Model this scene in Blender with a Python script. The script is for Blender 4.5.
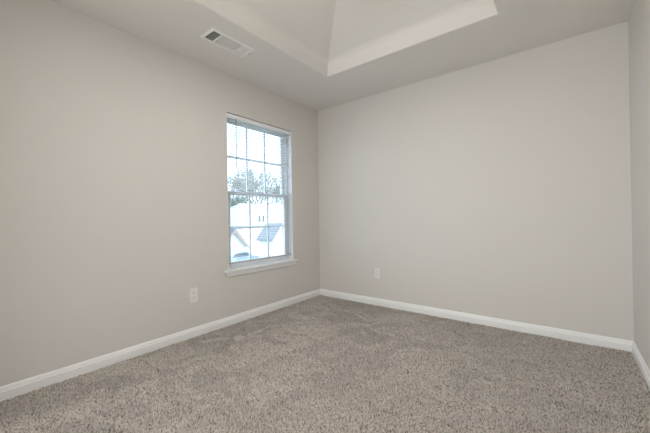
import bpy, bmesh, math, random
import numpy as np
from mathutils import Vector, Matrix

for o in list(bpy.data.objects):
    bpy.data.objects.remove(o)
S = bpy.context.scene
COL = S.collection
R = math.radians

# ------------------------------------------------------------------ camera
cd = bpy.data.cameras.new('camera')
cam = bpy.data.objects.new('camera', cd)
COL.objects.link(cam)
S.camera = cam
cd.sensor_fit = 'HORIZONTAL'
cd.sensor_width = 36.0
cd.lens = 307.5 / 650 * 36.0
cd.clip_start = 0.02
cd.clip_end = 500
YAW, PIT, ROL = 0.662648, 0.0022, -0.01549
dv = Vector((-math.sin(YAW) * math.cos(PIT), math.cos(YAW) * math.cos(PIT), math.sin(PIT)))
rv = Vector((math.cos(YAW), math.sin(YAW), 0))
uv = rv.cross(dv)
r2 = rv * math.cos(ROL) + uv * math.sin(ROL)
u2 = r2.cross(dv)
M4 = Matrix((r2, u2, -dv)).transposed().to_4x4()
M4.translation = Vector((2.569, -3.166, 1.0316))
cam.matrix_world = M4

# ------------------------------------------------------------------ world, sun, lights
W = bpy.data.worlds.new('sky')
S.world = W
W.use_nodes = True
bg = W.node_tree.nodes['Background']
bg.inputs['Color'].default_value = (0.58, 0.79, 1.0, 1)
bg.inputs['Strength'].default_value = 4.3

sd = bpy.data.lights.new('sun', 'SUN')
sd.energy = 3.4
sd.angle = R(1.5)
sd.color = (1.0, 0.95, 0.88)
sun = bpy.data.objects.new('sun', sd)
COL.objects.link(sun)
sun.rotation_euler = Vector((-0.62, -0.42, -0.66)).to_track_quat('-Z', 'Y').to_euler()

def area(name, loc, direction, sx, sy, power, color):
    l = bpy.data.lights.new(name, 'AREA')
    l.shape = 'RECTANGLE'
    l.size, l.size_y = sx, sy
    l.energy = power
    l.color = color
    o = bpy.data.objects.new(name, l)
    COL.objects.link(o)
    o.location = loc
    o.rotation_euler = Vector(direction).to_track_quat('-Z', 'Y').to_euler()
    return o

# added fill light in an unseen hall, shining in through the doorway
area('hall_fill_light', (1.5, -4.65, 1.2), (0.0, 1, 0.0), 1.4, 1.7, 53, (1.0, 0.995, 1.0))
FILL_STRENGTH = 43.0
FILL_UP = 6.5  # upward glow of the added lamp, brightens the tray sides

S.view_settings.view_transform = 'Standard'
S.view_settings.look = 'None'
S.view_settings.gamma = 1.0
S.view_settings.use_curve_mapping = False
S.view_settings.exposure = 0.0

# ------------------------------------------------------------------ dimensions
H = 2.44          # soffit height
WX = 2.955        # room width
YF = -3.75        # front wall (behind the camera)
T = 0.14          # wall thickness
WY0, WY1, WZ0, WZ1 = -1.402, -0.503, 0.513, 2.068   # window opening

# ------------------------------------------------------------------ materials
def new_mat(name):
    m = bpy.data.materials.new(name)
    m.use_nodes = True
    nt = m.node_tree
    return m, nt, nt.nodes['Principled BSDF']

def plain(name, col, rough=0.5, var=0.04, scale=8.0, bump=0.0, bscale=200.0, spec=0.5, metal=0.0, bdist=0.002):
    """Procedural paint: faint noise variation of one colour plus an optional fine bump."""
    m, nt, b = new_mat(name)
    tc = nt.nodes.new('ShaderNodeTexCoord')
    n = nt.nodes.new('ShaderNodeTexNoise')
    n.inputs['Scale'].default_value = scale
    n.inputs['Detail'].default_value = 3
    nt.links.new(tc.outputs['Object'], n.inputs['Vector'])
    cr = nt.nodes.new('ShaderNodeValToRGB')
    cr.color_ramp.elements[0].color = tuple(c * (1 - var) for c in col) + (1,)
    cr.color_ramp.elements[1].color = tuple(min(1, c * (1 + var)) for c in col) + (1,)
    nt.links.new(n.outputs['Fac'], cr.inputs['Fac'])
    nt.links.new(cr.outputs['Color'], b.inputs['Base Color'])
    b.inputs['Roughness'].default_value = rough
    b.inputs['Specular IOR Level'].default_value = spec
    b.inputs['Metallic'].default_value = metal
    if bump:
        n2 = nt.nodes.new('ShaderNodeTexNoise')
        n2.inputs['Scale'].default_value = bscale
        n2.inputs['Detail'].default_value = 4
        nt.links.new(tc.outputs['Object'], n2.inputs['Vector'])
        bp = nt.nodes.new('ShaderNodeBump')
        bp.inputs['Strength'].default_value = bump
        bp.inputs['Distance'].default_value = bdist
        nt.links.new(n2.outputs['Fac'], bp.inputs['Height'])
        nt.links.new(bp.outputs['Normal'], b.inputs['Normal'])
    return m

MAT = {}
MAT['wall'] = plain('greige_wall_paint', (0.72, 0.695, 0.655), 0.75, 0.012, 1.5, 0.12, 260, 0.25)
MAT['ceiling'] = plain('ceiling_paint', (0.83, 0.805, 0.765), 0.9, 0.02, 2.0, 0.45, 120, 0.15, bdist=0.003)
MAT['trim'] = plain('white_trim_paint', (0.92, 0.925, 0.915), 0.35, 0.01, 4, 0.03, 40, 0.4)
MAT['vinyl'] = plain('white_vinyl', (0.91, 0.93, 0.95), 0.3, 0.01, 5, 0, 40, 0.5)
MAT['outlet'] = plain('white_plastic', (0.84, 0.84, 0.81), 0.3, 0.01, 10)
MAT['slot'] = plain('socket_slot_dark', (0.05, 0.045, 0.04), 0.6)
MAT['screw'] = plain('painted_screw', (0.7, 0.7, 0.68), 0.35, metal=0.3)
MAT['vent'] = plain('vent_enamel', (0.93, 0.92, 0.89), 0.4, 0.01)
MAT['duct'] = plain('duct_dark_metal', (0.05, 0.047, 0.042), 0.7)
MAT['rail'] = plain('blind_rail', (0.56, 0.54, 0.51), 0.4, 0.01)
MAT['wand'] = plain('smoky_clear_wand', (0.34, 0.34, 0.33), 0.2, 0.02)
MAT['cord'] = plain('cord', (0.75, 0.75, 0.74), 0.8)
MAT['fill_lamp_metal'] = plain('brushed_nickel', (0.55, 0.53, 0.5), 0.3, metal=0.9)
MAT['shade'] = plain('white_drum_shade', (0.75, 0.74, 0.71), 0.8)
MAT['subfloor'] = plain('carpet_backing', (0.17, 0.15, 0.13), 1.0, 0.1, 60, 0.5, 300, 0.0)
MAT['bark'] = plain('bark', (0.30, 0.27, 0.24), 0.9, 0.2, 6)
MAT['leaf'] = plain('dry_leaves', (0.36, 0.33, 0.28), 0.8, 0.25, 3)
MAT['evergreen'] = plain('evergreen_needles', (0.26, 0.29, 0.25), 0.8, 0.25, 3)
MAT['lawn'] = plain('winter_lawn', (0.19, 0.19, 0.12), 0.95, 0.15, 0.6)
MAT['siding'] = plain('pale_siding', (0.75, 0.73, 0.70), 0.7, 0.02, 2)
MAT['rake'] = plain('brown_rake_board', (0.34, 0.24, 0.20), 0.7, 0.05, 2)
MAT['house_white'] = plain('white_exterior_trim', (0.82, 0.82, 0.80), 0.6)
MAT['pipe'] = plain('vent_pipe', (0.16, 0.16, 0.16), 0.6)
MAT['car'] = plain('blue_grey_car_paint', (0.45, 0.50, 0.56), 0.3, metal=0.3)
MAT['tyre'] = plain('tyre_rubber', (0.03, 0.03, 0.03), 0.8)
MAT['asphalt'] = plain('pale_concrete', (0.50, 0.49, 0.47), 0.9, 0.08, 3)
MAT['dark_glass'] = plain('dark_window_glass', (0.13, 0.15, 0.17), 0.1)

def shingles(name, col):
    m, nt, b = new_mat(name)
    tc = nt.nodes.new('ShaderNodeTexCoord')
    br = nt.nodes.new('ShaderNodeTexBrick')
    br.inputs['Scale'].default_value = 3.5
    br.inputs['Mortar Size'].default_value = 0.01
    br.inputs['Color1'].default_value = col + (1,)
    br.inputs['Color2'].default_value = tuple(c * 0.86 for c in col) + (1,)
    br.inputs['Mortar'].default_value = tuple(c * 0.6 for c in col) + (1,)
    nt.links.new(tc.outputs['Object'], br.inputs['Vector'])
    nt.links.new(br.outputs['Color'], b.inputs['Base Color'])
    b.inputs['Roughness'].default_value = 0.9
    return m
MAT['shingle_pale'] = shingles('pale_shingles', (0.50, 0.47, 0.44))
MAT['shingle_grey'] = shingles('grey_shingles', (0.26, 0.25, 0.26))
MAT['shingle_blue'] = shingles('blue_grey_shingles', (0.12, 0.15, 0.18))

# thin translucent blind slats
m, nt, b = new_mat('translucent_white_slat')
b.inputs['Base Color'].default_value = (0.74, 0.76, 0.78, 1)
b.inputs['Roughness'].default_value = 0.4
tr = nt.nodes.new('ShaderNodeBsdfTranslucent')
tr.inputs['Color'].default_value = (0.80, 0.83, 0.86, 1)
mx = nt.nodes.new('ShaderNodeMixShader')
mx.inputs['Fac'].default_value = 0.07
nt.links.new(b.outputs[0], mx.inputs[1])
nt.links.new(tr.outputs[0], mx.inputs[2])
nt.links.new(mx.outputs[0], nt.nodes['Material Output'].inputs['Surface'])
MAT['slat'] = m

# window glass: thin clear pane with a fresnel reflection
m, nt, b = new_mat('window_glass')
tp = nt.nodes.new('ShaderNodeBsdfTransparent')
tp.inputs['Color'].default_value = (0.97, 0.985, 0.99, 1)
gl = nt.nodes.new('ShaderNodeBsdfGlossy')
gl.inputs['Roughness'].default_value = 0.02
lw = nt.nodes.new('ShaderNodeLayerWeight')
lw.inputs['Blend'].default_value = 0.5
pw = nt.nodes.new('ShaderNodeMath'); pw.operation = 'POWER'; pw.inputs[1].default_value = 5.0
nt.links.new(lw.outputs['Facing'], pw.inputs[0])
fr = nt.nodes.new('ShaderNodeMath'); fr.operation = 'MULTIPLY_ADD'
nt.links.new(pw.outputs[0], fr.inputs[0]); fr.inputs[1].default_value = 0.9; fr.inputs[2].default_value = 0.04
mx = nt.nodes.new('ShaderNodeMixShader')
nt.links.new(fr.outputs[0], mx.inputs['Fac'])
nt.links.new(tp.outputs[0], mx.inputs[1])
nt.links.new(gl.outputs[0], mx.inputs[2])
nt.links.new(mx.outputs[0], nt.nodes['Material Output'].inputs['Surface'])
MAT['glass'] = m

# glow of the added fill lamp, set to brighten the room
m, nt, b = new_mat('fill_lamp_glow')
b.inputs['Base Color'].default_value = (0.9, 0.88, 0.84, 1)
b.inputs['Emission Color'].default_value = (1.0, 0.965, 0.925, 1)
b.inputs['Emission Strength'].default_value = FILL_STRENGTH
MAT['fill_diffuser'] = m
m2 = m.copy(); m2.name = 'upper_fill_lamp_glow'
m2.node_tree.nodes['Principled BSDF'].inputs['Emission Strength'].default_value = FILL_UP
MAT['fill_diffuser_up'] = m2

# carpet yarn: each tuft its own fibre shade, light, mid and dark flecks
m, nt, b = new_mat('frieze_carpet_yarn')
geo = nt.nodes.new('ShaderNodeNewGeometry')
cr = nt.nodes.new('ShaderNodeValToRGB')
e = cr.color_ramp.elements
e[0].position = 0.0; e[0].color = (0.14, 0.115, 0.095, 1)
e[1].position = 1.0; e[1].color = (0.86, 0.80, 0.74, 1)
for p, c in ((0.12, (0.30, 0.262, 0.228)), (0.26, (0.55, 0.505, 0.455)), (0.78, (0.70, 0.648, 0.595))):
    x = e.new(p); x.color = c + (1,)
nt.links.new(geo.outputs['Random Per Island'], cr.inputs['Fac'])
nt.links.new(cr.outputs['Color'], b.inputs['Base Color'])
b.inputs['Roughness'].default_value = 0.95
b.inputs['Specular IOR Level'].default_value = 0.05
b.inputs['Sheen Weight'].default_value = 0.15
MAT['yarn'] = m

# ------------------------------------------------------------------ mesh helpers
def box(bm, x0, x1, y0, y1, z0, z1, bev=0.0):
    vs = [bm.verts.new((x, y, z)) for x in (x0, x1) for y in (y0, y1) for z in (z0, z1)]
    fs = [(0, 1, 3, 2), (4, 6, 7, 5), (0, 4, 5, 1), (2, 3, 7, 6), (0, 2, 6, 4), (1, 5, 7, 3)]
    faces = [bm.faces.new([vs[i] for i in f]) for f in fs]
    if bev:
        ed = {e for f in faces for e in f.edges}
        bmesh.ops.bevel(bm, geom=list(ed), offset=bev, segments=2, affect='EDGES', profile=0.5)

def tube(bm, p0, p1, r0, r1=None, n=8, caps=True):
    r1 = r0 if r1 is None else r1
    p0, p1 = Vector(p0), Vector(p1)
    d = (p1 - p0).normalized()
    a = d.orthogonal().normalized()
    c = d.cross(a)
    A, B = [], []
    for i in range(n):
        t = 2 * math.pi * i / n
        o = a * math.cos(t) + c * math.sin(t)
        A.append(bm.verts.new(p0 + o * r0)); B.append(bm.verts.new(p1 + o * r1))
    for i in range(n):
        j = (i + 1) % n
        bm.faces.new((A[i], A[j], B[j], B[i]))
    if caps:
        bm.faces.new(A[::-1]); bm.faces.new(B)

def sweep(bm, prof, p0, p1, side, up=Vector((0, 0, 1)), cut0=0.0, cut1=0.0):
    """Extrude a 2D profile (out, up) from p0 to p1; cut0/cut1 mitre the ends by the out amount."""
    p0, p1, side = Vector(p0), Vector(p1), Vector(side)
    d = (p1 - p0).normalized()
    A = [bm.verts.new(p0 + side * o + up * h + d * (o * cut0)) for o, h in prof]
    B = [bm.verts.new(p1 + side * o + up * h - d * (o * cut1)) for o, h in prof]
    n = len(prof)
    for i in range(n):
        j = (i + 1) % n
        bm.faces.new((A[i], A[j], B[j], B[i]))
    bm.faces.new(A[::-1]); bm.faces.new(B)

def prism(bm, pts, vec):
    """Closed solid from a polygon of 3D points extruded along vec."""
    vec = Vector(vec)
    A = [bm.verts.new(p) for p in pts]
    B = [bm.verts.new(Vector(p) + vec) for p in pts]
    bm.faces.new(A[::-1]); bm.faces.new(B)
    n = len(A)
    for i in range(n):
        j = (i + 1) % n
        bm.faces.new((A[i], A[j], B[j], B[i]))

def obj(name, bm, mat, parent=None, smooth=False, loc=None):
    bmesh.ops.recalc_face_normals(bm, faces=bm.faces)
    me = bpy.data.meshes.new(name)
    bm.to_mesh(me); bm.free()
    for mm in (mat if isinstance(mat, (list, tuple)) else [mat]):
        me.materials.append(mm)
    if smooth:
        for p in me.polygons:
            p.use_smooth = True
    o = bpy.data.objects.new(name, me)
    COL.objects.link(o)
    if loc:
        o.location = loc
    if parent:
        o.parent = parent
    return o

def tag(o, label=None, cat=None, group=None, kind=None):
    if label: o['label'] = label
    if cat: o['category'] = cat
    if group: o['group'] = group
    if kind: o['kind'] = kind
    return o

def thing(name, label, cat, loc=(0, 0, 0), group=None, rz=0.0):
    o = bpy.data.objects.new(name, None)
    COL.objects.link(o)
    o.location = loc
    o.rotation_euler = (0, 0, rz)
    o.empty_display_size = 0.1
    return tag(o, label, cat, group)

def struct(name, bm, mat, label, cat):
    o = obj(name, bm, mat)
    return tag(o, label, cat, kind='structure')

def B(*a, **k):
    bm = bmesh.new(); box(bm, *a, **k); return bm

# ------------------------------------------------------------------ room shell
TOPZ = 3.05
struct('floor', B(-T, WX + T, YF - T, T, -0.16, -0.003), MAT['subfloor'],
       'flat floor of the room under the grey beige carpet pile', 'floor')

# left wall with the window opening
bm = bmesh.new()
ys = [YF - T, WY0, WY1, 0.0]
zs = [-0.16, WZ0, WZ1, TOPZ]
for i in range(3):
    for j in range(3):
        if i == 1 and j == 1:
            continue
        box(bm, -T, 0, ys[i], ys[i + 1], zs[j], zs[j + 1])
bmesh.ops.remove_doubles(bm, verts=bm.verts, dist=1e-5)
# drop the internal faces left between the blocks
seen = {}
for f in list(bm.faces):
    k = tuple(sorted(v.index for v in f.verts)) if False else tuple(round(c, 4) for c in f.calc_center_median())
    seen.setdefault(k, []).append(f)
bmesh.ops.delete(bm, geom=[f for fs in seen.values() if len(fs) > 1 for f in fs], context='FACES')
struct('wall_left', bm, MAT['wall'], 'greige painted wall on the left that holds the window', 'wall')
struct('wall_back', B(-T, WX + T, 0, T, -0.16, TOPZ), MAT['wall'],
       'plain greige wall facing the camera with one small outlet', 'wall')
struct('wall_right', B(WX, WX + T, YF - T, 0, -0.16, TOPZ), MAT['wall'],
       'narrow strip of greige wall at the right edge of the photo', 'wall')
DX0, DX1, DZ = 0.95, 2.60, 2.12  # doorway added in the unseen front wall to let fill light in
bm = bmesh.new()
box(bm, 0, DX0, YF - T, YF, -0.16, TOPZ)
box(bm, DX1, WX, YF - T, YF, -0.16, TOPZ)
box(bm, DX0, DX1, YF - T, YF, DZ, TOPZ)
struct('wall_front', bm, MAT['wall'], 'wall behind the camera with an added open doorway', 'wall')

# unseen hall added beyond the doorway to enclose the fill light
bm = bmesh.new()
box(bm, 0.8, 3.4, -5.1, YF - T, -0.16, -0.0)
box(bm, 0.8, 3.4, -5.1, YF - T, 2.44, 2.54)
box(bm, 0.8, 3.4, -5.2, -5.1, -0.16, 2.54)
box(bm, 0.7, 0.8, -5.2, YF - T, -0.16, 2.54)
box(bm, 3.4, 3.5, -5.2, YF - T, -0.16, 2.54)
struct('wall_added_hall', bm, MAT['wall'], 'added unseen hall enclosure round the fill light behind the camera', 'wall')

# ceiling: soffit ring with vent hole, fascia, sloped tray sides, flat top
TX0, TX1, TY0, TY1 = 0.712, 2.214, -3.03, -0.708
VX0, VX1, VY0, VY1 = 0.388, 0.523, -1.858, -1.504
bm = bmesh.new()
zt = 2.46
box(bm, 0, VX0, YF, 0, H, zt)
box(bm, VX0, VX1, YF, VY0, H, zt)
box(bm, VX0, VX1, VY1, 0, H, zt)
eps = 0.012
box(bm, VX1, TX0 - eps, YF, 0, H, zt)
box(bm, TX0 - eps, TX1 + eps, TY1 + eps, 0, H, zt)
box(bm, TX0 - eps, TX1 + eps, YF, TY0 - eps, H, zt)
box(bm, TX1 + eps, WX, YF, 0, H, zt)
loops = [(-eps, H), (-0.0035, H + 0.0025), (0, H + 0.010), (0, 2.520), (0.0018, 2.535), (0.006, 2.549), (0.012, 2.562), (0.020, 2.574), (0.030, 2.584), (0.043, 2.594), (0.058, 2.603), (0.42, 2.815)]
rings = []
for ins, z in loops:
    rings.append([bm.verts.new(p) for p in ((TX0 + ins, TY0 + ins, z), (TX1 - ins, TY0 + ins, z),
                                            (TX1 - ins, TY1 - ins, z), (TX0 + ins, TY1 - ins, z))])
for a, c in zip(rings, rings[1:]):
    for i in range(4):
        j = (i + 1) % 4
        bm.faces.new((a[i], a[j], c[j], c[i]))
bm.faces.new(rings[-1])
box(bm, -T, WX + T, YF - T, T, TOPZ, TOPZ + 0.1)
# keep soffit normals simple: flat shaded
struct('ceiling', bm, MAT['ceiling'], 'off white ceiling with a raised sloped tray in its middle', 'ceiling')

# baseboards
BH = 0.087
prof = [(0, -0.012), (0.015, -0.012), (0.015, 0.058), (0.0135, 0.0605), (0.011, 0.0615), (0.0105, 0.0635),
        (0.0088, 0.074), (0.004, BH - 0.002), (0, BH)]
def baseboard(name, p0, p1, side, label, c0=1.0, c1=1.0):
    bm = bmesh.new()
    sweep(bm, prof, p0, p1, side, cut0=c0, cut1=c1)
    struct(name, bm, MAT['trim'], label, 'baseboard')
baseboard('baseboard_left', (0, YF, 0), (0, 0, 0), (1, 0, 0), 'white baseboard along the left wall under the window')
baseboard('baseboard_back', (0, 0, 0), (WX, 0, 0), (0, -1, 0), 'white baseboard along the wall facing the camera')
baseboard('baseboard_right', (WX, 0, 0), (WX, YF, 0), (-1, 0, 0), 'short white baseboard at the right edge of the photo')
baseboard('baseboard_front', (0, YF, 0), (DX0 - 0.06, YF, 0), (0, 1, 0), 'white baseboard behind the camera', 1.0, 0.0)
# casing of the added doorway behind the camera
bm = bmesh.new()
box(bm, DX0 - 0.06, DX0 + 0.0, YF, YF + 0.016, -0.012, DZ + 0.06, 0.003)
box(bm, DX1, DX1 + 0.06, YF, YF + 0.016, -0.012, DZ + 0.06, 0.003)
box(bm, DX0, DX1, YF, YF + 0.016, DZ, DZ + 0.06, 0.003)
struct('trim_1', bm, MAT['trim'], 'white casing round the added doorway behind the camera', 'door casing')

# ------------------------------------------------------------------ carpet pile
rng = np.random.default_rng(7)
def field(x, y, seed, freqs):
    r = np.random.default_rng(seed)
    out = np.zeros_like(x)
    for f, a in freqs:
        for _ in range(5):
            th = r.uniform(0, 2 * math.pi); ph = r.uniform(0, 2 * math.pi)
            ff = f * r.uniform(0.7, 1.4)
            out += a * np.sin(2 * math.pi * ff * (x * math.cos(th) + y * math.sin(th)) + ph) / 2.2
    return out
sp = 0.0047
gx, gy = np.meshgrid(np.arange(0.016, WX - 0.016, sp), np.arange(YF + 0.02, -0.016, sp))
gx = gx.ravel(); gy = gy.ravel()
N = len(gx)
gx = gx + rng.uniform(-0.5, 0.5, N) * sp
gy = gy + rng.uniform(-0.5, 0.5, N) * sp
wx = gx + 0.07 * field(gx, gy, 1, [(2.2, 1.0)])
wy = gy + 0.07 * field(gx, gy, 2, [(2.2, 1.0)])
patch = field(wx, wy, 3, [(0.8, 0.45), (2.2, 0.7), (5.0, 0.7)])
patch = np.tanh(patch * 1.8)
clump = field(gx, gy, 5, [(18, 0.7), (30, 0.6)])
ang = rng.uniform(0, 2 * math.pi, N)
lean = rng.uniform(0.0, 0.005, N)
# brushed nap: whole patches lean away from or towards the doorway
lx = lean * np.cos(ang) + 0.010 * patch * 0.62
ly = lean * np.sin(ang) + 0.010 * patch * -0.78
h = 0.0094 + 0.0021 * rng.standard_normal(N).clip(-2, 2) + 0.0010 * clump
h = h.clip(0.005, 0.022)
rad = rng.uniform(0.0024, 0.0037, N)
z0 = -0.004
rad = rad * (1 + 0.36 * patch)
h = h * (1 + 0.20 * patch)
V = np.zeros((N, 6, 3))
a0 = rng.uniform(0, 2 * math.pi, N)
for k in range(3):
    t = a0 + k * 2 * math.pi / 3
    V[:, k, 0] = gx + rad * np.cos(t); V[:, k, 1] = gy + rad * np.sin(t); V[:, k, 2] = z0
    t2 = t + 0.5
    V[:, 3 + k, 0] = gx + lx + 0.75 * rad * np.cos(t2)
    V[:, 3 + k, 1] = gy + ly + 0.75 * rad * np.sin(t2)
    tip = 0.75 * rad * (lx * np.cos(t2) + ly * np.sin(t2)) / h
    V[:, 3 + k, 2] = z0 + h - 1.8 * tip + (0.0008 if k == 0 else -0.0006)
V[:, :, 0] = V[:, :, 0].clip(0.0152, WX - 0.0152)
V[:, :, 1] = V[:, :, 1].clip(YF + 0.001, -0.0152)
tri = np.array([(0, 1, 4, 3), (1, 2, 5, 4), (2, 0, 3, 5)])
loops_q = (np.arange(N)[:, None, None] * 6 + tri[None]).reshape(N, -1)
top = (np.arange(N)[:, None] * 6 + np.array([3, 4, 5])[None])
idx = np.concatenate([loops_q, top], axis=1).ravel().astype(np.int32)
starts = (np.arange(N)[:, None] * 15 + np.array([0, 4, 8, 12])[None]).ravel().astype(np.int32)
totals = np.tile(np.array([4, 4, 4, 3], dtype=np.int32), N)
me = bpy.data.meshes.new('carpet_pile')
me.vertices.add(N * 6)
me.vertices.foreach_set('co', V.reshape(-1).astype(np.float32))
me.loops.add(len(idx))
me.loops.foreach_set('vertex_index', idx)
me.polygons.add(len(starts))
me.polygons.foreach_set('loop_start', starts)
me.polygons.foreach_set('loop_total', totals)
me.update(calc_edges=True)
me.validate()
me.materials.append(MAT['yarn'])
cp = bpy.data.objects.new('carpet_pile', me)
COL.objects.link(cp)
tag(cp, 'speckled grey beige carpet pile covering the whole floor', 'carpet', kind='stuff')

# ------------------------------------------------------------------ window
win = bpy.data.objects.new('window_1', None)
COL.objects.link(win)
win.location = (-0.1, (WY0 + WY1) / 2, WZ0)
tag(win, 'white double hung window with twelve panes in the left wall', 'window', kind='structure')
def wpart(name, bm, mat, par=win, **k):
    o = obj(name, bm, mat, **k)
    o.parent = par
    o.matrix_parent_inverse = Matrix.Translation(-Vector(win.location)) if par is win else Matrix.Identity(4)
    return o
ST = 0.531      # top of the stool
fw = 0.030
bm = bmesh.new()
box(bm, -0.139, -0.062, WY0 + 0.001, WY0 + fw, ST, WZ1 - 0.001, 0.002)
box(bm, -0.139, -0.062, WY1 - fw, WY1 - 0.001, ST, WZ1 - 0.001, 0.002)
box(bm, -0.139, -0.062, WY0 + fw, WY1 - fw, WZ1 - 0.028, WZ1 - 0.001, 0.002)
box(bm, -0.139, -0.062, WY0 + fw, WY1 - fw, WZ0 + 0.001, ST + 0.010, 0.002)
# parting ribs of the jamb track
for y0, y1 in ((WY1 - fw - 0.010, WY1 - fw), (WY0 + fw, WY0 + fw + 0.010)):
    box(bm, -0.098, -0.092, y0, y1, ST + 0.01, WZ1 - 0.03)
wpart('window_frame', bm, MAT['vinyl'])
for y0, y1 in ((WY0 + 0.0005, WY0 + 0.007), (WY1 - 0.007, WY1 - 0.0005)):
    wpart('jamb_liner', B(-0.0615, -0.0005, y0, y1, ST + 0.0005, WZ1 - 0.001), MAT['vinyl'])

def sash(name, x0, x1, z0, z1, stile, top, bot, zm):
    ya, yb = WY0 + fw + 0.004, WY1 - fw - 0.004
    bm = bmesh.new()
    box(bm, x0, x1, ya, ya + stile, z0, z1, 0.002)
    box(bm, x0, x1, yb - stile, yb, z0, z1, 0.002)
    box(bm, x0, x1, ya + stile, yb - stile, z1 - top, z1, 0.002)
    box(bm, x0, x1, ya + stile, yb - stile, z0, z0 + bot, 0.002)
    s = wpart(name, bm, MAT['vinyl'])
    bm = bmesh.new()
    gy0, gy1 = ya + stile, yb - stile
    xm = (x0 + x1) / 2
    for k in (1, 2):
        y = gy0 + (gy1 - gy0) * k / 3
        box(bm, xm - 0.007, xm + 0.007, y - 0.0095, y + 0.0095, z0 + bot, z1 - top, 0.002)
    box(bm, xm - 0.0072, xm + 0.0072, gy0, gy1, zm - 0.0095, zm + 0.0095, 0.002)
    mu = obj('muntins', bm, MAT['vinyl']); mu.parent = s
    g = obj('glass', B(xm - 0.002, xm + 0.002, gy0 - 0.003, gy1 + 0.003, z0 + bot - 0.003, z1 - top + 0.003), MAT['glass'])
    g.parent = s
    return s
up = sash('upper_sash', -0.128, -0.100, 1.270, 2.040, 0.042, 0.040, 0.036, 1.665)
lo = sash('lower_sash', -0.091, -0.063, 0.541, 1.308, 0.042, 0.036, 0.055, 0.935)
# the sash lock sits on the meeting rail
bm = bmesh.new()
box(bm, -0.092, -0.066, -0.985, -0.925, 1.308, 1.314, 0.001)
tube(bm, (-0.079, -0.955, 1.314), (-0.079, -0.955, 1.322), 0.010, n=12)
box(bm, -0.084, -0.074, -0.955, -0.925, 1.318, 1.325, 0.001)
l = obj('sash_lock', bm, MAT['vinyl']); l.parent = lo

# stool and apron
bm = bmesh.new()
box(bm, -0.062, 0.0, WY0 + 0.001, WY1 - 0.001, WZ0 + 0.0005, ST)
bmesh.ops.remove_doubles(bm, verts=bm.verts, dist=1e-6)
box(bm, 0.0005, 0.034, -1.450, -0.440, WZ0 + 0.0005, ST, 0.004)
wpart('window_sill', bm, MAT['trim'])
bm = bmesh.new()
aprof = [(0, 0), (0.008, 0.0), (0.014, 0.006), (0.014, 0.044), (0, 0.044)]
sweep(bm, aprof, (0.0005, -1.425, 0.469), (0.0005, -0.462, 0.469), (1, 0, 0))
wpart('window_apron', bm, MAT['trim'])

# ------------------------------------------------------------------ mini blind
BX = -0.030
by0, by1 = WY0 + 0.008, WY1 - 0.008
bl = thing('window_blind', 'white mini blind lowered with open slats inside the window opening', 'window blind',
           (BX, (by0 + by1) / 2, ST))
def bpart(name, bm, mat, smooth=False):
    o = obj(name, bm, mat, smooth=smooth)
    o.parent = bl
    o.matrix_parent_inverse = Matrix.Translation(-Vector(bl.location))
    return o
bm = bmesh.new()
box(bm, BX - 0.014, BX + 0.014, by0, by1, WZ1 - 0.034, WZ1 - 0.008, 0.002)
bpart('headrail', bm, MAT['vinyl'])
bm = bmesh.new()
box(bm, BX + 0.0165, BX + 0.0195, by0 - 0.004, by1 + 0.004, WZ1 - 0.046, WZ1 - 0.005, 0.001)
bpart('valance', bm, MAT['vinyl'])
bm = bmesh.new()
zt_, zb_ = WZ1 - 0.055, 0.612
ns = int(round((zt_ - zb_) / 0.0213))
tilt = R(4)
for i in range(ns + 1):
    z = zb_ + (zt_ - zb_) * i / ns
    vs = []
    for k in range(5):
        u = -1 + 2 * k / 4
        dx = 0.0125 * u; dz = 0.0016 * (1 - u * u) + dx * math.sin(tilt)
        vs.append((bm.verts.new((BX + dx, by0, z + dz + 0.0003)), bm.verts.new((BX + dx, by1, z + dz + 0.0003)),
                   bm.verts.new((BX + dx, by0, z + dz - 0.0003)), bm.verts.new((BX + dx, by1, z + dz - 0.0003))))
    for a, c in zip(vs, vs[1:]):
        bm.faces.new((a[0], a[1], c[1], c[0])); bm.faces.new((a[2], c[2], c[3], a[3]))
    bm.faces.new((vs[0][0], vs[0][2], vs[0][3], vs[0][1])); bm.faces.new((vs[-1][0], vs[-1][1], vs[-1][3], vs[-1][2]))
bpart('slats', bm, MAT['slat'])
bm = bmesh.new()
box(bm, BX - 0.0125, BX + 0.0125, by0, by1, 0.586, 0.602, 0.003)
bpart('bottom_rail', bm, MAT['rail'])
for y in (by0 + 0.13, (by0 + by1) / 2, by1 - 0.13):
    bm = bmesh.new()
    tube(bm, (BX - 0.0135, y, 0.60), (BX - 0.0135, y, WZ1 - 0.034), 0.0006, n=4)
    tube(bm, (BX + 0.0135, y, 0.60), (BX + 0.0135, y, WZ1 - 0.034), 0.0006, n=4)
    bpart('ladder_cord', bm, MAT['cord'])
bm = bmesh.new()
tube(bm, (BX + 0.028, -1.288, WZ1 - 0.048), (BX + 0.024, -1.288, 1.545), 0.0042, n=6)
tube(bm, (BX + 0.012, -1.288, WZ1 - 0.030), (BX + 0.028, -1.288, WZ1 - 0.050), 0.0016, n=6)
bpart('tilt_wand', bm, MAT['wand'])

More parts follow.
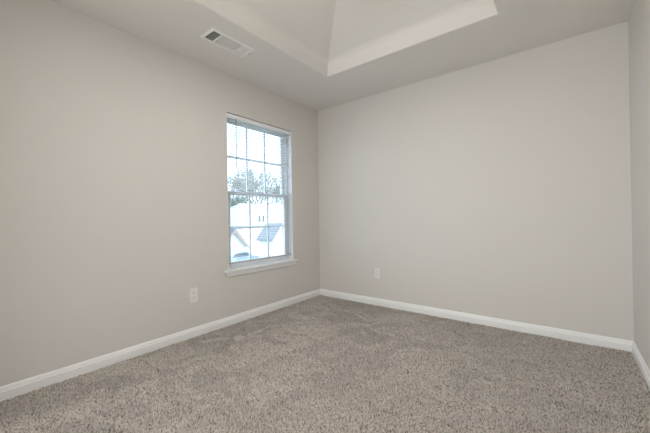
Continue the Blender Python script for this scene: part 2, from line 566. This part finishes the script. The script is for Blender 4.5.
# ------------------------------------------------------------------ outlets
def outlet(label, loc, rz):
    o = thing('wall_outlet', label, 'outlet', loc, rz=rz)     # local +x points into the room
    bm = bmesh.new()
    box(bm, 0.0005, 0.006, -0.038, 0.038, -0.061, 0.061, 0.0022)
    obj('cover_plate', bm, MAT['outlet'], o)
    for s in (-1, 1):
        bm = bmesh.new()
        pts = []
        for k in range(24):
            t = 2 * math.pi * k / 24
            pts.append((0.006, max(-0.0172, min(0.0172, 0.0198 * math.cos(t))), s * 0.0205 + max(-0.0135, min(0.0135, 0.0175 * math.sin(t)))))
        prism(bm, pts, (0.0016, 0, 0))
        soc = obj('socket', bm, MAT['outlet'], o)
        soc['label'] = 'white three slot socket face'
        bm = bmesh.new()
        for y, w in ((-0.0065, 0.0085), (0.0065, 0.0070)):
            box(bm, 0.0070, 0.0081, y - 0.0011, y + 0.0011, s * 0.0205 + 0.003 - w / 2 + 0.001, s * 0.0205 + 0.003 + w / 2 + 0.001)
        tube(bm, (0.0070, 0, s * 0.0205 - 0.0075), (0.0081, 0, s * 0.0205 - 0.0075), 0.0024, n=10)
        obj('slots', bm, MAT['slot'], soc)
    bm = bmesh.new()
    tube(bm, (0.0058, 0, 0), (0.0072, 0, 0), 0.0032, n=12)
    obj('screw', bm, MAT['screw'], o)
    return o
outlet('white electrical outlet on the left wall, left of and below the window', (0, -1.759, 0.368), 0)
outlet('white electrical outlet low on the wall facing the camera', (0.855, 0, 0.374), R(-90))

# ------------------------------------------------------------------ ceiling register
v = thing('ceiling_vent', 'white rectangular metal air vent in the lowered ceiling edge', 'ceiling vent', (0.455, -1.68, H))
def vpart(name, bm, mat, par=None):
    o = obj(name, bm, mat)
    o.parent = par or v
    if par is None:
        o.matrix_parent_inverse = Matrix.Translation(-Vector(v.location))
    return o
ox0, ox1, oy0, oy1 = 0.366, 0.545, -1.880, -1.482
bm = bmesh.new()
# face plate with thin outer flange and raised inner rim
outer = [(ox0, oy0), (ox1, oy0), (ox1, oy1), (ox0, oy1)]
def rect(i, z):
    return [bm.verts.new((x + (i if x < 0.45 else -i), y + (i if y < -1.6 else -i), z)) for x, y in outer]
rs = [rect(0, H - 0.0004), rect(0.0012, H - 0.003), rect(0.006, H - 0.0065), rect(0.022, H - 0.0075), rect(0.023, H - 0.005), rect(0.023, H + 0.012)]
for a, c in zip(rs, rs[1:]):
    for i in range(4):
        j = (i + 1) % 4
        bm.faces.new((a[i], a[j], c[j], c[i]))
fx0, fx1, fy0, fy1 = ox0 + 0.023, ox1 - 0.023, oy0 + 0.023, oy1 - 0.023
yb1, yb2 = -1.777, -1.577
for y in (yb1, yb2):
    box(bm, fx0, fx1, y - 0.0022, y + 0.0022, H - 0.0065, H + 0.010)
vpart('frame', bm, MAT['vent'])
bm = bmesh.new()
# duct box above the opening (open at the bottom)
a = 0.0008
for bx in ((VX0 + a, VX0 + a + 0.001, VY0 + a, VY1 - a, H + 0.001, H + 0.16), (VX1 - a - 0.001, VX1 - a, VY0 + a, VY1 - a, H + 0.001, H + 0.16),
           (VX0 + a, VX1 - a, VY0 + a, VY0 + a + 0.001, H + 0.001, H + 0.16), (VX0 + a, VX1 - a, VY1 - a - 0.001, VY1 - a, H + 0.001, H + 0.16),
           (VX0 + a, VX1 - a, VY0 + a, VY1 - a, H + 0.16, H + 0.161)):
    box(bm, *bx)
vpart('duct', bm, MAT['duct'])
def louvre(bm, c, along, n, w, ang):
    """thin blade: centre c, along axis 'x' or 'y' with half length n, chord w, tilted by ang"""
    cz, sz = math.cos(ang) * w / 2, math.sin(ang) * w / 2
    t = 0.0005
    pts = []
    for s in (-1, 1):
        for q in (-1, 1):
            if along == 'y':
                pts.append(Vector((c[0] + s * cz + q * t * math.sin(ang), c[1], c[2] + s * sz - q * t * math.cos(ang))))
            else:
                pts.append(Vector((c[0], c[1] + s * cz + q * t * math.sin(ang), c[2] + s * sz - q * t * math.cos(ang))))
    p = [pts[0], pts[1], pts[3], pts[2]]
    d = Vector((0, n, 0)) if along == 'y' else Vector((n, 0, 0))
    prism(bm, [x - d for x in p], d * 2)
xc = (fx0 + fx1) / 2
# near bank throws air towards the doorway: from here one looks up between its blades
bm = bmesh.new()
for k in range(6):
    y = fy0 + 0.006 + k * (yb1 - fy0 - 0.004) / 6
    louvre(bm, (xc, y, H + 0.001), 'x', (fx1 - fx0) / 2, 0.011, R(35))
vpart('near_louvres', bm, MAT['vent'])
bm = bmesh.new()
for k in range(8):
    x = fx0 + 0.007 + k * (fx1 - fx0 - 0.014) / 7
    louvre(bm, (x, (yb1 + yb2) / 2, H + 0.001), 'y', (yb2 - yb1) / 2 - 0.002, 0.0086, R(25))
vpart('middle_louvres', bm, MAT['vent'])
bm = bmesh.new()
for k in range(6):
    y = yb2 + 0.007 + k * (fy1 - yb2 - 0.010) / 5
    louvre(bm, (xc, y, H + 0.001), 'x', (fx1 - fx0) / 2, 0.0078, R(-25))
vpart('far_louvres', bm, MAT['vent'])
bm = bmesh.new()
tube(bm, (0.470, oy1 - 0.010, H - 0.005), (0.470, oy1 - 0.010, H - 0.011), 0.0035, n=8)
vpart('damper_lever', bm, MAT['duct'])

# ------------------------------------------------------------------ added fill lamp in the tray, unseen above the frame
LX, LY, LZ = 1.463, -1.87, 2.815
la = thing('added_fill_lamp', 'added unseen fill lamp, a round white drum on a short rod under the raised tray', 'added fill lamp', (LX, LY, LZ))
def lathe(profile, n=32):
    bm = bmesh.new()
    rg = []
    for r, z in profile:
        rg.append([bm.verts.new((r * math.cos(2 * math.pi * i / n), r * math.sin(2 * math.pi * i / n), z)) for i in range(n)])
    for a, c in zip(rg, rg[1:]):
        for i in range(n):
            j = (i + 1) % n
            bm.faces.new((a[i], a[j], c[j], c[i]))
    bm.faces.new(rg[0]); bm.faces.new(rg[-1][::-1])
    return bm
obj('fill_lamp_base', lathe([(0.065, -0.001), (0.068, -0.012), (0.06, -0.024), (0.02, -0.030)]), MAT['fill_lamp_metal'], la, True)
obj('fill_lamp_rod', lathe([(0.007, -0.030), (0.007, -0.262)], 12), MAT['fill_lamp_metal'], la, True)
bm = bmesh.new()
rg = [[bm.verts.new((r_ * math.cos(2 * math.pi * i / 48), r_ * math.sin(2 * math.pi * i / 48), z_)) for i in range(48)]
      for r_, z_ in ((0.185, -0.240), (0.19, -0.240), (0.19, -0.375), (0.185, -0.375))]
for k in range(4):
    a_, c_ = rg[k], rg[(k + 1) % 4]
    for i in range(48):
        bm.faces.new((a_[i], a_[(i + 1) % 48], c_[(i + 1) % 48], c_[i]))
obj('fill_lamp_shade', bm, MAT['shade'], la)
obj('upper_fill_diffuser', lathe([(0.184, -0.252), (0.184, -0.258)], 48), MAT['fill_diffuser_up'], la)
obj('fill_diffuser', lathe([(0.183, -0.360), (0.183, -0.366)], 48), MAT['fill_diffuser'], la)
obj('finial', lathe([(0.010, -0.366), (0.012, -0.372), (0.008, -0.380), (0.001, -0.383)], 12), MAT['fill_lamp_metal'], la, True)

# ------------------------------------------------------------------ outdoors
GZ = -3.6
struct('ground', B(-120, -0.6, -60, 120, GZ - 0.2, GZ), MAT['lawn'], 'winter lawn outside below the window', 'ground')
struct('street', B(-32.0, -20.4, -60, 90, GZ + 0.0005, GZ + 0.02), MAT['asphalt'], 'pale concrete street outside in front of the neighbouring houses', 'street')

def house(label, loc, rz, L, Wd, eave, ridge, roofmat, rakemat=None, hip=0, pipes=(), windows=(), ov=0.25):
    """local x: ridge direction (gable end at +x), local y: across; origin on the ground at the middle."""
    o = thing('house', label, 'house', loc, rz=rz)
    hx, hy = L / 2, Wd / 2
    bm = bmesh.new()
    pent = [(-hx, -hy, 0), (-hx, hy, 0), (-hx, hy, eave), (-hx, 0, ridge - 0.12), (-hx, -hy, eave)]
    if hip:
        box(bm, -hx, hx, -hy, hy, 0, eave)
    else:
        prism(bm, pent, (L, 0, 0))
    obj('wall', bm, MAT['siding'], o)
    sl = (ridge - eave) / hy
    bm = bmesh.new()
    if hip:
        t = 0.15
        rx = hx - hip
        for dz in (0,):
            lo_ = [bm.verts.new(p) for p in ((-hx - ov, -hy - ov, eave - ov * sl), (hx + ov, -hy - ov, eave - ov * sl),
                                             (hx + ov, hy + ov, eave - ov * sl), (-hx - ov, hy + ov, eave - ov * sl))]
            ra, rb = bm.verts.new((-rx, 0, ridge)), bm.verts.new((rx, 0, ridge))
            bm.faces.new((lo_[0], lo_[1], rb, ra)); bm.faces.new((lo_[2], lo_[3], ra, rb))
            bm.faces.new((lo_[1], lo_[2], rb)); bm.faces.new((lo_[3], lo_[0], ra)); bm.faces.new(lo_[::-1])
    else:
        t = 0.14
        for s in (-1, 1):
            prism(bm, [(-hx - ov, 0, ridge), (-hx - ov, s * (hy + ov), eave - ov * sl),
                       (-hx - ov, s * (hy + ov), eave - ov * sl + t), (-hx - ov, 0, ridge + t)], (L + 2 * ov, 0, 0))
    rf = obj('roof', bm, roofmat, o)
    if not hip:
        for s in (-1, 1):
            bm = bmesh.new()
            w = 0.30 if rakemat is MAT['rake'] else 0.18
            prism(bm, [(hx + ov, 0, ridge + 0.02), (hx + ov, s * (hy + ov), eave - ov * sl + 0.02),
                       (hx + ov, s * (hy + ov), eave - ov * sl - w), (hx + ov, 0, ridge - w)], (0.05, 0, 0))
            obj('rake_board', bm, rakemat or MAT['house_white'], o)
    for (px, py, pz, ph) in pipes:
        bm = bmesh.new(); tube(bm, (px, py, pz), (px, py, pz + ph), 0.13, n=10)
        obj('vent_pipe', bm, MAT['pipe'], rf)
    for (face, c, zz, w, hgt) in windows:
        bm = bmesh.new()
        if face == 'x':
            box(bm, hx + 0.005, hx + 0.06, c - w / 2, c + w / 2, zz, zz + hgt)
            f = obj('window', bm, MAT['house_white'], o)
            obj('pane', B(hx + 0.06, hx + 0.075, c - w / 2 + 0.08, c + w / 2 - 0.08, zz + 0.08, zz + hgt - 0.08), MAT['dark_glass'], f)
    return o

# large neighbour: hipped pale roof, ridge running along world y
house('large neighbouring house with a broad pale hipped roof and two vent pipes', (-36, 32.0, GZ), R(90),
      20.0, 11.0, 3.9, 6.95, MAT['shingle_pale'], hip=3.5,
      pipes=((-7.0, -5.0, 4.0, 0.95), (-6.3, -5.0, 4.0, 0.95)), ov=0.4)
# steep wing whose left slope lies in the shade
house('narrow house wing with a steep grey shingle roof in shade', (-18.87, 16.56, GZ), 0,
      1.75, 2.0, 2.85, 4.02, MAT['shingle_grey'])
# gable with brown rake at the left
house('small gabled house with brown rake boards at the left of the window view', (-26.0, 15.9, GZ), 0,
      3.5, 3.0, 1.86, 3.5, MAT['shingle_blue'], MAT['rake'], windows=(('x', 0.0, 0.6, 0.7, 0.9),))

def tree(label, loc, height, seed, group, leafmat, nleaf=900, spread=0.5, leafsize=0.14, levels=5):
    rnd = random.Random(seed)
    root = thing('tree', label, 'tree', loc, group)
    bm = bmesh.new()
    tips = []
    def grow(p, d, ln, r, lv):
        segs = 2
        for s in range(segs):
            d2 = (d + Vector((rnd.uniform(-1, 1), rnd.uniform(-1, 1), rnd.uniform(-0.3, 0.6))) * 0.16).normalized()
            q = p + d2 * (ln / segs)
            tube(bm, p, q, r * (1 - 0.25 * s), r * (1 - 0.25 * (s + 1)), n=5 if lv < 2 else 3, caps=False)
            p, d = q, d2
        if lv >= 3:
            tips.append(p.copy())
        if lv < levels:
            for k in range(rnd.choice((3, 3, 4)) if lv else 5):
                az = rnd.uniform(0, 2 * math.pi)
                side = Vector((math.cos(az), math.sin(az), rnd.uniform(-0.1, 0.5)))
                grow(p - d * rnd.uniform(0, ln * 0.35), (d * rnd.uniform(0.5, 1.0) + side * spread * rnd.uniform(0.9, 1.7)).normalized(),
                     ln * rnd.uniform(0.55, 0.78), r * 0.5, lv + 1)
    grow(Vector((0, 0, -0.1)), Vector((0, 0, 1)), height * 0.36, height * 0.022, 0)
    zmax = max(v_.co.z for v_ in bm.verts)
    kf = height / zmax
    for v_ in bm.verts: v_.co *= kf
    tips = [t_ * kf for t_ in tips]
    obj('trunk', bm, MAT['bark'], root)
    bm = bmesh.new()
    for i in range(nleaf):
        c = rnd.choice(tips) + Vector((rnd.gauss(0, 1), rnd.gauss(0, 1), rnd.gauss(0, 1))) * 0.22
        a = Vector((rnd.uniform(-1, 1), rnd.uniform(-1, 1), rnd.uniform(-1, 1))).normalized() * leafsize
        b2 = a.orthogonal().normalized() * leafsize * 0.6
        vs = [bm.verts.new(c + a), bm.verts.new(c + b2), bm.verts.new(c - a), bm.verts.new(c - b2)]
        bm.faces.new(vs)
    obj('foliage', bm, leafmat, root)
    return root
G = 'trees behind the neighbouring houses'
tl = ['tall sparse tree behind the houses, leftmost in the window view',
      'tall sparse tree farther back, second from the left in the window view',
      'tall sparse tree far behind the pale roof, left of the middle of the window view',
      'tallest and farthest sparse tree, above the two vent pipes of the pale roof',
      'tall sparse tree close behind the pale roof, second from the right',
      'shorter sparse tree behind the right end of the pale roof']
tp_ = [(-48, 32.8, 14.8), (-58, 42.9, 17.4), (-68, 54.0, 19.2), (-78, 63.9, 21.4), (-47, 42.2, 14.7), (-59, 56.2, 14.0)]
for i, (x, y, hh) in enumerate(tp_):
    tree(tl[i], (x, y, GZ), hh, 11 + i, G, MAT['leaf'], 800 if i < 5 else 300, 0.31, 0.17 * hh / 14)
tree('dark evergreen tree beside the left end of the pale roof', (-43, 27.9, GZ), 8.3, 40, None, MAT['evergreen'], 2600, 0.35, 0.2, 4)

def shrub(label, loc, r, seed):
    rnd = random.Random(seed)
    root = thing('shrub', label, 'shrub', loc)
    bm = bmesh.new()
    for i in range(7):
        t = rnd.uniform(0, 6.28)
        tube(bm, (0, 0, -0.05), (0.5 * r * math.cos(t), 0.5 * r * math.sin(t), r * rnd.uniform(0.7, 1.2)), 0.03, 0.01, n=4)
    obj('stem', bm, MAT['bark'], root)
    bm = bmesh.new()
    for i in range(500):
        d = Vector((rnd.gauss(0, 1), rnd.gauss(0, 1), rnd.gauss(0, 1))).normalized() * r * rnd.uniform(0.55, 1.0)
        c = Vector((d.x, d.y, abs(d.z) * 0.9 + 0.1 + r * 0.12))
        a = Vector((rnd.uniform(-1, 1), rnd.uniform(-1, 1), rnd.uniform(-1, 1))).normalized() * 0.12
        b2 = a.orthogonal().normalized() * 0.07
        bm.faces.new([bm.verts.new(c + a), bm.verts.new(c + b2), bm.verts.new(c - a), bm.verts.new(c - b2)])
    obj('foliage', bm, MAT['evergreen'], root)
shrub('low shrub outside at the lower right of the window view', (-24.6, 22.0, GZ), 0.7, 2)

# parked car seen at the bottom left of the window
c = thing('car', 'blue grey parked car at the lower left of the window view', 'car', (-22.3, 14.9, GZ + 0.02), rz=R(90))
bm = bmesh.new()
side = [(-2.1, 0.35), (-2.15, 0.75), (-1.9, 0.95), (-1.3, 1.02), (-0.8, 1.42), (0.5, 1.45), (1.15, 1.02), (1.95, 0.88), (2.15, 0.65), (2.1, 0.32)]
prism(bm, [(x, -0.85, z) for x, z in side], (0, 1.7, 0))
obj('body', bm, MAT['car'], c)
bm = bmesh.new()
gp = [(-1.15, 1.04), (-0.74, 1.36), (0.45, 1.38), (0.98, 1.04)]
prism(bm, [(x, -0.862, z) for x, z in gp], (0, 0.01, 0))
obj('side_window', bm, MAT['dark_glass'], c)
bm = bmesh.new()
prism(bm, [(x, 0.852, z) for x, z in gp], (0, 0.01, 0))
obj('side_window', bm, MAT['dark_glass'], c)
for x in (-1.35, 1.35):
    for y in (-0.88, 0.68):
        bm = bmesh.new(); tube(bm, (x, y, 0.32), (x, y + 0.2, 0.32), 0.32, n=20)
        obj('wheel', bm, MAT['tyre'], c)
